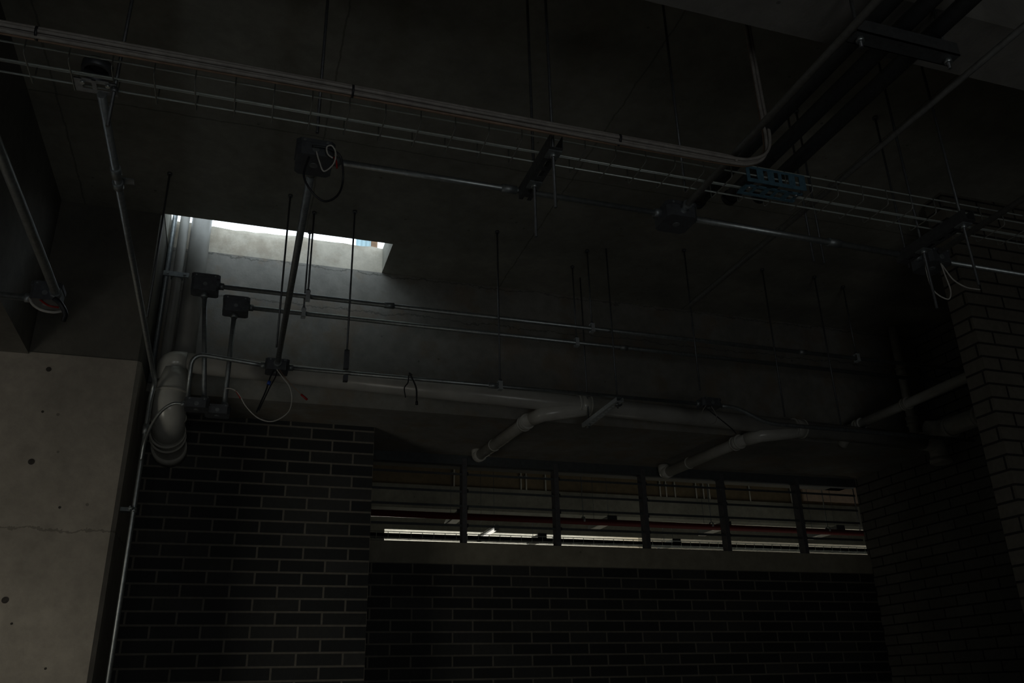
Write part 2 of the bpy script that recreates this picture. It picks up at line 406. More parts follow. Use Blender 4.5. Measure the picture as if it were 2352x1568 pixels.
# pipes going up through the opening in the slab
v2 = thing('vent_pipe', (-.34, YM, 1.7), 'wide white plastic pipe rising through the slot in the ceiling', 'pipe')
MB().tube([(-.349, 4.535, 3.3), (-.345, 4.535, 1.60)], .054, 28).build('pipe_run', 'pvc_old', v2)
coupling(v2, (-.348, 4.535, 2.72), (0, 0, 1), .054, .06)
v1 = thing('vent_pipe', (-.425, 4.40, 1.7), 'narrow plastic pipe beside the wide one rising through the slot', 'pipe')
MB().tube([(-.437, 4.50, 3.3), (-.432, 4.50, 1.60)], .0255, 20).build('pipe_run', 'pvc_old', v1)
v0 = thing('vent_pipe', (-.493, 4.56, 1.56), 'thinnest pipe squeezed between the column and the slot', 'pipe')
MB().tube([(-.495, 4.56, 3.3), (-.495, 4.56, 1.56)], .014, 14).build('pipe_run', 'galv_dull', v0)
cl = thing('pipe_clamp', (-.43, 4.46, 2.16), 'steel clamp holding the narrow plastic pipe below the slot', 'clamp')
MB().ring((-.435, 4.50, 2.16), (0, 0, 1), .0255, .031, .03).build('clamp_ring', 'galv', cl)
MB().cbox((-.437, 4.468, 2.16), (.13, .006, .028)).build('clamp_bar', 'galv_dull', cl)
for x in (-.48, -.392): MB().tube([(x, 4.455, 2.16), (x, 4.478, 2.16)], .007, 6).build('bolt', 'galv', cl)

# ------------------------------------------------------------------ conduits, boxes
RC = .0095
def conduit(pts, label, r=RC, mat='galv', bend=.07, coup=(), group=None, name='conduit', base=None):
    t = thing(name, base or tuple(pts[0]), label, 'conduit', group)
    MB().tube(fillet(pts, bend) if len(pts) > 2 else pts, r, 14).build('conduit_tube', mat, t)
    for (cpt, ax) in coup:
        a = Vector(cpt)-Vector(ax)*.025; b_ = Vector(cpt)+Vector(ax)*.025
        m = MB(); m.tube([a, b_], r+.004, 14); m.build('coupling', 'galv_dull', t)
    return t
def jbox(c, d, label, group=None, open_=None, name='junction_box'):
    """steel box: body with rounded corners, lid with screws, knockouts"""
    t = thing(name, c, label, 'box', group)
    x, y, z = c; hx, hy, hz_ = d[0]/2, d[1]/2, d[2]/2; k = .012
    prof = [(x-hx+k, y-hy), (x+hx-k, y-hy), (x+hx, y-hy+k), (x+hx, y+hy-k), (x+hx-k, y+hy), (x-hx+k, y+hy), (x-hx, y+hy-k), (x-hx, y-hy+k)]
    MB().prism(prof, 'Z', z-hz_, z+hz_*.55).build('box_body', 'box_steel', t)
    prof = [(px+(.003 if px > x else -.003), py+(.003 if py > y else -.003)) for px, py in prof]
    MB().prism(prof, 'Z', z+hz_*.55, z+hz_).build('box_lid', 'box_steel', t)
    for sx in (-1, 1):
        MB().tube([(x+sx*(hx-.02), y-hy-.004, z+hz_*.75), (x+sx*(hx-.02), y-hy+.004, z+hz_*.75)], .004, 8).build('screw', 'galv', t)
    MB().tube([(x, y-hy-.002, z-hz_*.25), (x, y-hy+.002, z-hz_*.25)], .010, 16).build('knockout', 'galv_dull', t)
    MB().tube([(x, y, z-hz_-.0015), (x, y, z-hz_+.002)], .012, 16).build('knockout', 'galv_dull', t)
    return t
def connector(t, p, ax, r=RC):
    MB().tube([Vector(p), Vector(p)+Vector(ax)*.022], r+.006, 8).build('connector', 'galv_dull', t)

# boxes of the z = 1.475 network
b1 = jbox((.117, 2.165, 1.475), (.105, .11, .052), 'dark junction box with looping wires, left end of the long conduit below the wire tray')
b2 = jbox((1.305, 2.165, 1.467), (.11, .11, .055), 'dark square junction box in the middle of the long conduit below the wire tray')
b3 = jbox((.119, 3.95, 1.478), (.105, .09, .056), 'junction box with dangling red-tipped wire in front of the drain pipe')
b8 = jbox((2.385, 2.19, 1.465), (.10, .11, .055), 'junction box with hanging wires before the end of the thin brick wall')
b9 = jbox((-.785, 3.395, 1.485), (.105, .10, .075), 'junction box at far left under the concrete beam, white wire curving below it')
b5 = jbox((-.252, 4.02, 1.900), (.128, .085, .088), 'grey junction box nearest the white pipes, upper of the two below the slot')
b6 = jbox((-.104, 4.23, 1.897), (.128, .085, .085), 'grey junction box below the slot, lower and right of its twin')
b7 = jbox((-.222, 4.02, 1.282), (.105, .09, .045), 'small box at the foot of the leaning conduit beside the fat white elbow')
b10 = jbox((-.135, 4.23, 1.325), (.115, .09, .045), 'small box at the foot of the upright conduit above the dark brick wall')
b11 = jbox((2.46, 3.95, 1.482), (.115, .09, .045), 'black box with a ring of cable on the conduit along the drain pipe')

t = conduit([(.169, 2.165, 1.475), (1.25, 2.168, 1.475)], 'bright steel conduit between the looping-wire box and the square box', coup=(((.72, 2.166, 1.475), (1, 0, 0)),))
connector(b1, (.169, 2.165, 1.475), (1, 0, 0)); connector(b2, (1.25, 2.168, 1.475), (-1, 0, 0))
conduit([(1.36, 2.17, 1.475), (2.336, 2.19, 1.475)], 'steel conduit between the square box and the box before the thin brick wall', r=.0115, coup=(((1.95, 2.181, 1.475), (1, .02, 0)),))
connector(b2, (1.36, 2.17, 1.475), (1, 0, 0)); connector(b8, (2.336, 2.19, 1.475), (-1, 0, 0))
conduit([(2.436, 2.19, 1.475), (4.66, 2.215, 1.475)], 'faint conduit running right from the wired box across the thin brick wall')
conduit([(1.312, 2.11, 1.475), (1.288, -1.6, 1.475)], 'steel conduit climbing from the square box to the top right corner', r=.0105, mat='zinc_dim')
connector(b2, (1.312, 2.11, 1.475), (0, -1, 0), .0105)
conduit([(.115, 2.22, 1.472), (.119, 3.905, 1.478)], 'dark conduit crossing the bright slot down to the box with red-tipped wire', r=.0125, mat='galv_dull')
connector(b1, (.115, 2.22, 1.472), (0, 1, 0), .0125); connector(b3, (.119, 3.905, 1.478), (0, -1, 0), .0125)
conduit([(2.375, 2.13, 1.475), (2.34, -1.6, 1.475)], 'conduit leaving the wired box towards the right edge', r=.0105, mat='zinc_dim')
conduit([(1.808, -1.6, 1.56), (1.808, 2.95, 1.56)], 'single bright conduit at upper right, right of the three fat pipes', r=.0095, mat='zinc_dim')
conduit([(-.442, 2.03, 1.475), (-.445, 4.30, 1.475), (-.458, 4.33, 1.40), (-.458, 4.33, FL+.0)], 'steel conduit from the tray to the column, then down its edge to the floor', r=.0115, bend=.09,
        coup=(((-.442, 2.40, 1.475), (0, 1, 0)), ((-.458, 4.33, 1.24), (0, 0, 1))))
conduit([(-.75, 1.4, 1.475), (-.745, 3.345, 1.475)], 'thick conduit at far left ending in the box under the beam', r=.0165, mat='galv_dull')
connector(b9, (-.745, 3.345, 1.475), (0, -1, 0), .0165)
conduit([(-.838, 3.395, 1.468), (-1.9, 3.395, 1.466)], 'bright horizontal conduit leaving the left edge from the box under the beam', r=.0135)
connector(b9, (-.838, 3.395, 1.468), (-1, 0, 0), .0135)
conduit([(-.188, 4.02, 1.903), (XR, 4.02, 1.895)], 'upper of the two long parallel conduits crossing in front of the beam', r=.0125, coup=(((.66, 4.02, 1.902), (1, 0, 0)), ((3.2, 4.02, 1.898), (1, 0, 0))))
connector(b5, (-.188, 4.02, 1.903), (1, 0, 0), .0125)
conduit([(-.040, 4.23, 1.90), (XR, 4.23, 1.892)], 'lower of the two long parallel conduits crossing in front of the beam', r=.0125, coup=(((2.1, 4.23, 1.896), (1, 0, 0)),))
connector(b6, (-.040, 4.23, 1.90), (1, 0, 0), .0125)
conduit([(-.252, 4.02, 1.856), (-.192, 4.02, 1.305)], 'leaning conduit hanging from the upper grey box below the slot', r=.0115, mat='galv_dull')
conduit([(-.108, 4.23, 1.855), (-.106, 4.23, 1.348)], 'upright conduit hanging from the lower grey box below the slot', r=.0125, mat='galv_dull')
for t_, p_, a_ in ((b5, (-.252, 4.02, 1.856), (0, 0, -1)), (b6, (-.108, 4.23, 1.855), (0, 0, -1)), (b7, (-.192, 4.02, 1.305), (0, 0, 1)), (b10, (-.106, 4.23, 1.348), (0, 0, 1))): connector(t_, p_, a_, .0115)
conduit([(-.265, 4.02, 1.314), (-.270, 3.97, 1.52), (-.05, 3.95, 1.492), (.066, 3.95, 1.481)], 'bent conduit rising beside the fat white elbow to the red-tipped-wire box', r=.0105, bend=.07)
conduit([(.172, 3.95, 1.481), (2.402, 3.95, 1.478)], 'conduit hung along the front of the white drain pipe', r=.0105, coup=(((1.2, 3.95, 1.48), (1, 0, 0)),))
connector(b3, (.066, 3.95, 1.481), (-1, 0, 0)); connector(b3, (.172, 3.95, 1.481), (1, 0, 0)); connector(b11, (2.402, 3.95, 1.478), (-1, 0, 0))
conduit([(2.518, 3.95, 1.478), (2.64, 3.95, 1.475), (2.82, 3.95, 1.395), (4.3, 3.95, 1.392)], 'conduit dipping in an S bend right of the black box', r=.0125, mat='galv_dull', bend=.08)
connector(b11, (2.518, 3.95, 1.478), (1, 0, 0))
fc = thing('flexible_conduit', (-.27, 4.0, 1.28), 'thin grey flexible conduit curving from the small box over the fat elbow to the column', 'conduit')
MB().tube(spline([(-.274, 4.02, 1.283), (-.325, 4.03, 1.285), (-.375, 4.08, 1.262), (-.415, 4.16, 1.22), (-.448, 4.27, 1.16), (-.456, 4.31, 1.08)], 8), .0075, 12).build('conduit_tube', 'galv', fc)
MB().ring((-.282, 4.02, 1.283), (1, 0, 0), .006, .012, .02).build('connector', 'galv_dull', fc)
# clamp on the column conduit
cc = thing('pipe_clamp', (-.458, 4.33, .845), 'bright steel strap with two bolts on the conduit beside the column', 'clamp')
MB().ring((-.458, 4.33, .845), (0, 0, 1), .0115, .015, .022).build('clamp_ring', 'galv', cc)
MB().box((-.474, 4.285, .834), (-.469, 4.375, .856)).build('clamp_bar', 'galv', cc)
MB().box((XC, 4.31, .836), (-.472, 4.35, .854)).build('standoff', 'galv_dull', cc)
for yy in (4.292, 4.368): MB().tube([(-.478, yy, .845), (-.458, yy, .845)], .008, 6).build('bolt', 'galv', cc)
c2 = thing('pipe_clamp', (-.443, 2.42, 1.475), 'strap under the conduit just beyond the left end of the tray', 'clamp')
MB().ring((-.443, 2.47, 1.475), (0, 1, 0), .0115, .016, .03).build('clamp_ring', 'galv_dull', c2)
MB().cbox((-.425, 2.47, 1.492), (.05, .03, .004)).build('clamp_bar', 'galv_dull', c2)

# ------------------------------------------------------------------ hanging rods with pipe hangers
def hanger(x, y, z, label, r=.0125, clampw=True, group=None):
    t = thing('rod_hanger', (x, y, ZC), label, 'hanger', group)
    MB().tube([(x, y, ZC+.004), (x, y, z+r+.012)], .0048, 8).build('threaded_rod', 'rod_steel', t)
    MB().tube([(x, y, ZC-.012), (x, y, ZC)], .012, 10).build('anchor', 'rod_steel', t)
    if clampw:
        m = MB(); m.cbox((x, y, z+r+.012), (.024, .030, .006)); m.build('hanger_top', 'galv_lit', t)
        m = MB(); m.box((x-.010, y-r-.006, z-r-.004), (x+.010, y-r-.002, z+r+.014)); m.box((x-.010, y+r+.002, z-r-.004), (x+.010, y+r+.006, z+r+.014)); m.box((x-.012, y-r-.006, z-r-.010), (x+.012, y+r+.006, z-r-.004))
        m.build('hanger_cradle', 'galv_lit', t)
        MB().tube([(x, y, z+r+.015), (x, y, z+r+.026)], .010, 6).build('nut', 'rod_steel', t)
    return t
hanger(.241, 4.02, 1.902, 'rod hanger of the upper parallel conduit in front of the bright slot')
hanger(.238, 4.23, 1.899, 'rod hanger of the lower parallel conduit in front of the bright slot')
hanger(1.81, 4.02, 1.900, 'rod hanger of the upper parallel conduit above the middle of the window')
hanger(1.80, 4.23, 1.896, 'rod hanger of the lower parallel conduit above the middle of the window')
hanger(3.60, 4.02, 1.897, 'rod hanger of the upper parallel conduit near its dark right end')
hanger(1.238, 3.95, 1.48, 'rod hanger with small bright clamp on the drain-side conduit left of the first branch', r=.0105)
hanger(.107, 3.885, 1.53, 'bare rod just left of the dark crossing conduit', clampw=False)
t = hanger(.446, 3.95, 1.56, 'rod with a flat steel strap gripping the drain-side conduit', clampw=False)
MB().cbox((.446, 3.95, 1.545), (.024, .03, .09)).build('strap', 'box_steel', t); MB().cbox((.446, 3.95, 1.45), (.022, .028, .03)).build('strap_end', 'box_steel', t)
MB().tube([(.446, 3.95, 1.58), (.446, 3.95, 1.60)], .014, 6).build('nut', 'rod_steel', t)
hanger(2.36, 3.86, 1.50, 'thin rod right of the slotted strut above the black box', clampw=False)
hanger(3.33, 3.95, 1.40, 'thin rod low on the right over the end of the window', clampw=False)
hanger(2.95, 3.95, 1.42, 'thin rod right of the black box over the second branch', clampw=False)
hanger(-.471, 3.842, 1.60, 'thin rod dropping from the ceiling left of the slot beside the column', clampw=False)
hanger(.118, 2.13, 1.515, 'rod and bracket holding the box with looping wires', clampw=False)
hanger(1.313, 2.10, 1.505, 'rod holding the square box in the middle of the long conduit', clampw=False)
# slotted strut hung on two rods in front of the drain pipe
st = thing('strut_hanger', (1.93, 4.2, ZC), 'short slotted steel strut on two rods in front of the drain pipe', 'hanger')
for (x, y) in ((1.904, 4.36), (1.909, 3.97)): MB().tube([(x, y, ZC+.004), (x, y, 1.42)], .0048, 8).build('threaded_rod', 'rod_steel', st)
m = MB()
zz, xx = 1.448, 1.905
m.box((xx-.021, 3.93, zz), (xx-.018, 4.42, zz+.02)); m.box((xx+.018, 3.93, zz), (xx+.021, 4.42, zz+.02))
ys = [3.93+.049*k for k in range(11)]
m.box((xx-.021, 3.93, zz-.003), (xx-.007, 4.42, zz)); m.box((xx+.007, 3.93, zz-.003), (xx+.021, 4.42, zz))
for a in ys[:-1]: m.box((xx-.007, a, zz-.003), (xx+.007, a+.018, zz))
m.build('strut_channel', 'galv_lit', st)
for y in (3.97, 4.36): MB().tube([(xx, y, zz-.012), (xx, y, zz-.003)], .009, 6).build('nut', 'galv', st)
MB().cbox((xx+.02, 3.99, zz+.012), (.03, .03, .035)).build('conduit_clip', 'box_steel', st)

# ------------------------------------------------------------------ wire mesh cable tray
ty = thing('wire_tray', (-1.0, 2.0, 1.5), 'long wire mesh cable tray crossing under the ceiling', 'cable tray')
X0, X1 = -1.0, 4.64
for (y, z) in ((1.94, 1.552), (1.94, 1.519), (1.985, 1.499), (2.036, 1.499), (2.062, 1.519), (2.062, 1.552)):
    MB().tube([(X0, y, z), (X1, y, z)], .0026, 6).build('long_wire', 'wire_zinc', ty)
cw0 = None
xs = [-.412-.1*5+.1*k for k in range(56)]
for x in xs:
    if cw0 is None:
        m = MB(); m.tube(fillet([(x, 1.937, 1.554), (x, 1.937, 1.495), (x, 2.065, 1.495), (x, 2.065, 1.554)], .012, 4), .0019, 6)
        cw0 = m.build('cross_wire', 'wire_zinc_dim', ty); cx0 = x
    else:
        o = cw0.copy(); o.location = (x-cx0, 0, 0); o.parent = ty; C.objects.link(o)
def splice(x0, x1, mat, hgt, ys, w=.018, pitch=.036, side=True):
    """slotted joining plate under the tray (and up its near side)"""
    m = MB()
    for (a, b_) in ys: m.box((x0, a, 1.484), (x1, b_, 1.488))
    n = int((x1-x0)/pitch)
    for k in range(n+1):
        x = x0+(x1-x0-w)*k/n; m.box((x, ys[0][0], 1.4845), (x+w*(.6 if k % 2 else 1), ys[-1][1], 1.4875))
    m.build('splice_plate', mat, ty)
    if side:
        m = MB(); m.box((x0, 1.932, 1.488), (x1, 1.935, 1.488+hgt*.22)); m.box((x0, 1.932, 1.488+hgt*.86), (x1, 1.935, 1.488+hgt))
        for k in range(n+1):
            x = x0+(x1-x0-w)*k/n; m.box((x, 1.9325, 1.490), (x+w*(1.3 if k % 3 else .7), 1.9345, 1.488+hgt))
        m.build('splice_side', mat, ty)
    for x in (x0+.02, x1-.02): MB().tube([(x, ys[0][0]+.01, 1.478), (x, ys[0][0]+.01, 1.485)], .006, 6).build('bolt', 'galv', ty)
splice(-.505, -.405, 'zinc_dim', .03, ((1.990, 2.000), (2.030, 2.042)), side=False)
splice(1.44, 1.655, 'blue_zinc', .058, ((1.948, 1.958), (1.992, 2.002)))

def trapeze(x, ya, yb, z, ra, rb, label):
    """strut in the depth direction on two rods"""
    t = thing('trapeze_hanger', (x, (ya+yb)/2, ZC), label, 'hanger')
    m = MB(); m.box((x-.02, ya, z-.02), (x-.0175, yb, z+.02)); m.box((x+.0175, ya, z-.02), (x+.02, yb, z+.02))
    k = ya
    m.box((x-.02, ya, z-.022), (x-.007, yb, z-.0195)); m.box((x+.007, ya, z-.022), (x+.02, yb, z-.0195))
    while k < yb-.01: m.box((x-.007, k, z-.022), (x+.007, k+.018, z-.0195)); k += .05
    m.build('strut_channel', 'strut_dark', t)
    for (y, zb_) in ((ra[0], ra[1]), (rb[0], rb[1])):
        MB().tube([(x, y, ZC+.004), (x, y, zb_)], .0048, 8).build('threaded_rod', 'rod_steel' , t)
        MB().tube([(x, y, z-.034), (x, y, z-.022)], .010, 6).build('nut', 'galv', t)
        MB().cbox((x, y, z-.024), (.04, .04, .004)).build('washer', 'galv_dull', t)
    return t
trapeze(.770, 1.875, 2.16, 1.462, (1.905, 1.26), (2.07, 1.258), 'steel trapeze hanger under the middle of the wire tray, rods left long')
trapeze(2.255, 1.87, 2.20, 1.462, (1.905, 1.213), (2.09, 1.211), 'steel trapeze hanger under the tray before the thin brick wall')
hg = thing('rod_hanger', (-.408, 2.0, ZC), 'single rod holding the left end of the wire tray', 'hanger')
MB().tube([(-.408, 2.0, ZC+.004), (-.408, 2.0, 1.36)], .0048, 8).build('threaded_rod', 'rod_steel', hg)
MB().tube([(-.408, 2.0, 1.465), (-.408, 2.0, 1.48)], .010, 6).build('nut', 'rod_steel', hg)

# cable bundle lying along the near side of the tray and turning up
cb = thing('cable_bundle', (1.40, 1.80, 1.45), 'thick bundle of grey cables along the tray that turns up to the ceiling', 'cables')
offs = [(0, 0), (.0105, .004), (-.0105, .003), (.004, .0095), (-.004, -.0098), (.007, -.007), (-.0075, .010)]
for k, (oy, oz) in enumerate(offs):
    y, z = 1.80+oy, 1.446+oz; up = 1.434+oz*.8
    pts = [(-1.35, y, z+.002)]
    for x in (-.9, -.4, .1, .6, 1.0): pts.append((x, y+random.uniform(-.002, .002), z+random.uniform(-.0025, .0025)))
    if k < 6:
        pts += [(1.28, y, z), (1.36, y, z+.010), (1.415+oz*.5, y, z+.045), (up, y, z+.11), (up-.001, y+oy*-.4, z+.25), (up-.003, 1.80+oy*.4, 2.0), (up-.004, 1.80+oy*.4, ZC+.01)]
    else: pts += [(1.27, y, z), (1.31, y, z-.012)]
    MB().tube(spline(pts, 5), .0052, 8).build('cable', 'cable_brown' if k in (3, 5) else 'cable_grey', cb)
for x in (-.55, .18, .93):
    MB().ring((x, 1.80, 1.447), (1, 0, 0), .015, .017, .006, 16).build('cable_tie', 'cable_black', cb)

# three fat pipes on a strut at upper right
for k, (x, y1, lab) in enumerate(((1.449, 2.25, 'left of the three fat dark pipes at upper right'), (1.545, 2.20, 'middle of the three fat dark pipes at upper right'), (1.640, 2.16, 'right of the three fat dark pipes at upper right'))):
    t = thing('steel_pipe', (x, 1.0, 1.60), lab, 'pipe', 'fat steel pipes on the strut at upper right')
    MB().tube([(x, -1.6, 1.60), (x, y1, 1.60)], .0235, 22).build('pipe_run', 'strut_dark', t)
    MB().ring((x, y1-.01, 1.60), (0, 1, 0), .018, .027, .02).build('bushing', 'cable_black', t)
us = thing('strut_hanger', (1.53, 1.335, ZC), 'wide steel channel carrying the three fat pipes at upper right', 'hanger')
m = MB(); m.box((1.375, 1.314, 1.53), (1.70, 1.358, 1.534)); m.box((1.375, 1.314, 1.53), (1.70, 1.317, 1.572)); m.box((1.375, 1.355, 1.53), (1.70, 1.358, 1.572))
m.build('strut_channel', 'strut_dark', us)
for x in (1.398, 1.678):
    MB().tube([(x, 1.336, 1.71), (x, 1.336, 1.50)], .0048, 8).build('threaded_rod', 'rod_steel', us)
    MB().tube([(x, 1.336, 1.518), (x, 1.336, 1.53)], .011, 6).build('nut', 'galv', us)
# more dark rods near the thin brick wall
for (x, y, z, lab) in ((2.17, 2.56, 1.60, 'first of the paired dark rods below the fat pipes'), (2.22, 2.56, 1.60, 'second of the paired dark rods below the fat pipes'), (2.60, 2.50, 1.60, 'lone dark rod between the fat pipes and the single bright conduit')):
    hanger(x, y, z, lab, clampw=False)

# ------------------------------------------------------------------ loose wires
def wire(pts, r, mat, label, extra=(), name='wire', cat='wire', n=8):
    t = thing(name, tuple(pts[0]), label, cat)
    MB().tube(spline(pts, n), r, 8).build('wire_core', mat, t)
    for (a, b_, rr, mm, nm) in extra: MB().tube([a, b_], rr, 10).build(nm, mm, t)
    return t
wire([(.10, 2.12, 1.446), (.09, 2.12, 1.38), (.118, 2.13, 1.335), (.155, 2.14, 1.318), (.19, 2.14, 1.345), (.202, 2.14, 1.40), (.187, 2.10, 1.45), (.150, 2.099, 1.470), (.105, 2.099, 1.47)], .0032, 'cable_black', 'black wire loop hanging from the left box of the long conduit')
wire([(.118, 2.10, 1.455), (.128, 2.09, 1.415), (.143, 2.09, 1.385), (.168, 2.09, 1.415), (.172, 2.09, 1.452), (.160, 2.09, 1.475), (.146, 2.09, 1.468), (.150, 2.09, 1.445), (.165, 2.095, 1.437)], .0022, 'cable_white', 'white wire loop hanging from the left box of the long conduit')
wire([(.170, 2.11, 1.452), (.177, 2.11, 1.438), (.180, 2.11, 1.415)], .0028, 'red_plastic', 'short red wire tail beside the white loop')
wire([(.118, 3.90, 1.448), (.15, 3.88, 1.40), (.182, 3.88, 1.36), (.197, 3.88, 1.30), (.185, 3.88, 1.235), (.125, 3.88, 1.188), (.06, 3.88, 1.195), (0, 3.88, 1.245), (-.04, 3.88, 1.305), (-.07, 3.89, 1.33), (-.10, 3.90, 1.335)], .0028, 'cable_white', 'long white wire looping below the red-tipped-wire box',
     extra=(((-.055, 3.885, 1.322), (-.03, 3.88, 1.285), .0038, 'red_plastic', 'tape'),))
wire([(.130, 3.90, 1.448), (.165, 3.89, 1.40), (.215, 3.89, 1.352), (.248, 3.89, 1.322)], .0022, 'cable_brown', 'thin wire with a red cap pointing right below its box',
     extra=(((.238, 3.89, 1.331), (.268, 3.89, 1.306), .0055, 'red_plastic', 'wire_cap'),))
wire([(.105, 3.91, 1.448), (.09, 3.90, 1.40), (.078, 3.90, 1.34), (.06, 3.90, 1.28), (.045, 3.90, 1.23)], .0036, 'cable_black', 'black wire with blue tape hanging left of the white loop',
     extra=(((.090, 3.897, 1.385), (.086, 3.897, 1.368), .0085, 'blue_tape', 'tape'),))
wire([(.120, 3.91, 1.448), (.115, 3.90, 1.41), (.095, 3.90, 1.36), (.075, 3.90, 1.30), (.055, 3.90, 1.24)], .0030, 'cable_black', 'second black wire hanging close to the blue-taped one')
wire([(2.33, 2.16, 1.445), (2.312, 2.15, 1.40), (2.318, 2.15, 1.33), (2.345, 2.15, 1.30), (2.385, 2.15, 1.292), (2.403, 2.15, 1.33), (2.395, 2.15, 1.39), (2.388, 2.15, 1.44)], .0025, 'cable_white', 'wire loop below the box before the thin brick wall')
wire([(2.40, 2.16, 1.445), (2.405, 2.15, 1.41), (2.43, 2.15, 1.375), (2.48, 2.15, 1.352), (2.545, 2.15, 1.350)], .0025, 'cable_white', 'loose wire trailing right below the box before the thin brick wall')
wire([(2.42, 3.91, 1.462), (2.39, 3.91, 1.42), (2.385, 3.91, 1.385), (2.42, 3.91, 1.352), (2.465, 3.91, 1.365), (2.475, 3.91, 1.41), (2.45, 3.91, 1.455)], .0022, 'cable_grey', 'ring of thin wire hanging from the black box on the drain-side conduit')
wire([(2.40, 3.93, 1.468), (2.47, 3.93, 1.42), (2.58, 3.95, 1.355), (2.62, 3.96, 1.325)], .0032, 'cable_black', 'stiff black wire slanting down from the black box')
wire([(.772, 3.93, 1.49), (.758, 3.93, 1.50), (.775, 3.93, 1.47), (.795, 3.93, 1.42), (.798, 3.93, 1.355)], .0042, 'cable_black', 'short black wire tied round the conduit in front of the beam', extra=(((.798, 3.93, 1.355), (.799, 3.93, 1.338), .007, 'cable_black', 'wire_cap'),))
wire([(.755, 3.93, 1.49), (.752, 3.93, 1.45), (.735, 3.93, 1.42), (.742, 3.93, 1.37)], .0030, 'cable_black', 'thin black wire tail beside the tied one')
wire([(-.836, 3.36, 1.452), (-.815, 3.34, 1.418), (-.78, 3.33, 1.395), (-.742, 3.34, 1.395), (-.715, 3.36, 1.412)], .0052, 'cable_white', 'white wire curving under the far left box')
wire([(-.80, 3.36, 1.45), (-.765, 3.35, 1.425), (-.73, 3.36, 1.425)], .0040, 'red_plastic', 'red wire above the white one under the far left box')
wire([(-.745, 3.33, 1.448), (-.722, 3.33, 1.43), (-.702, 3.35, 1.40), (-.708, 3.37, 1.375)], .010, 'cable_black', 'thick black cable end beside the far left box')

# ------------------------------------------------------------------ louvred window
wn = D.objects.new('window_1', None); C.objects.link(wn); wn.location = (.755, Y2, .935); wn['kind'] = 'structure'
wn['label'] = 'long louvred window over the dark brick wall'
wx0, wx1, wz0, wz1 = .757, XR-.002, .937, ZB-.001
m = MB(); m.box((wx0, Y2+.01, wz1-.064), (wx1, Y2+.07, wz1)); m.build('top_rail', 'louver', wn)
m = MB(); m.box((wx0, Y2+.01, wz0), (wx1, Y2+.07, wz0+.003)); m.build('bottom_rail', 'louver', wn)
mull = [1.457, 2.123, 2.801, 3.454, 4.116]
for x in mull:
    m = MB(); m.box((x-.016, Y2+.005, wz0), (x+.016, Y2+.075, wz1-.02)); m.build('mullion', 'louver_post', wn)
edges = [wx0]+mull+[wx1]
for i in range(6):
    for z in (1.406, 1.288, 1.190, 1.060):
        a, b_ = edges[i]+.017, edges[i+1]-.017
        q = MB(); q.prism([(Y2+.018, z-.015), (Y2+.062, z+.002), (Y2+.062, z+.010), (Y2+.018, z+.001)], 'X', a, b_)
        q.build('louver_blade', 'louver', wn)
for x in mull:
    for z in (1.406, 1.288, 1.170, 1.055):
        MB().cbox((x+.022, Y2+.03, z), (.012, .03, .022)).build('blade_clip', 'cable_black', wn)

# ------------------------------------------------------------------ hall beyond the window
struct('floor.001', MB().box((-1.5, Y2+.15, FL-.15), (XR+.15, 11.2, FL)).box((XR+.15, Y2, FL-.15), (15, 11.2, FL)), 'floor', label='floor of the hall beyond the window')
struct('ceiling.001', MB().box((-1.5, Y2+.40, 2.95), (XR+.15, 11.2, 3.02)).box((XR+.15, Y2, 2.95), (15, 11.2, 3.02)), 'slab', label='ceiling of the hall beyond the window')
struct('wall_hall_left', MB().box((-1.65, Y2+.25, FL), (-1.5, 11.2, 2.95)), 'column')
struct('wall_hall_right', MB().box((15, Y2+.25, FL), (15.15, 11.2, 2.95)), 'column')
struct('wall_hall_front', MB().box((-1.6, Y2+.25, ZB), (XR+.15, Y2+.40, 3.0)).box((-1.6, Y2+.15, FL), (.755, Y2+.40, ZB)).box((XR, Y2+.02, ZB), (XR+.15, Y2+.40, 3.0)), 'head')
struct('wall_hall_front.001', MB().box((XR+.15, Y2, FL), (15.1, Y2+.06, 3.02)), 'head')
m = MB(); m.box((-1.5, 11, 2.316), (15, 11.03, 2.95)); m.box((-1.5, 11, 2.030), (15, 11.03, 2.184)); m.box((-1.5, 11, FL), (15, 11.03, 1.5))
m.box((-1.5, 11, 1.5), (1.85, 11.03, 2.030)); m.box((-1.5, 11, 2.184), (1.55, 11.03, 2.316))
struct('wall_hall_back', m, 'hallbeam')
struct('wall_hall_panel', MB().box((-1.5, 9.86, 2.33), (15, 10.0, 2.95)), 'brownwall', label='brown wall high up in the hall beyond the window')
struct('concrete_beam.004', MB().box((-1.5, 9.835, 2.07), (15, 10.05, 2.35)), 'hallbeam', label='grey beam crossing the hall beyond the window')
struct('wall_yard', MB().box((-1.5, 13.0, FL), (6.5, 13.2, 4.2)), 'plaster', label='cream daylit wall of the yard beyond the hall')
struct('wall_yard.001', MB().box((6.15, 12.2, FL), (18, 12.4, 5.2)), 'brownwall', label='brown wall of the yard beyond the hall')
struct('ground_yard', MB().box((-3, 11.2, FL-.1), (18, 13, FL)), 'floor')
# pale plywood sheet on the brown wall
pl = MB(); pl.box((7.45, 9.83, 2.40), (8.62, 9.86, 2.78))
tag(pl.build('plywood_sheet', 'ply_tan'), 'pale tan board on the brown hall wall at the right end of the window', 'board')
# red fire pipe
fp = thing('fire_pipe', (1, 7.6, 1.55), 'dark red fire pipe running across the hall beyond the window', 'pipe')
MB().tube([(-1.4, 7.6, 1.546), (12, 7.6, 1.517)], .030, 20).build('pipe_run', 'fire_red', fp)
for x in (2.0, 3.2, 4.6, 6.0):
    m = MB(); m.ring((x, 7.6, 1.55), (1, 0, 0), .031, .035, .02); m.box((x-.004, 7.596, 1.58), (x+.004, 7.604, 2.96)); m.build('pipe_hanger', 'galv_dull', fp)
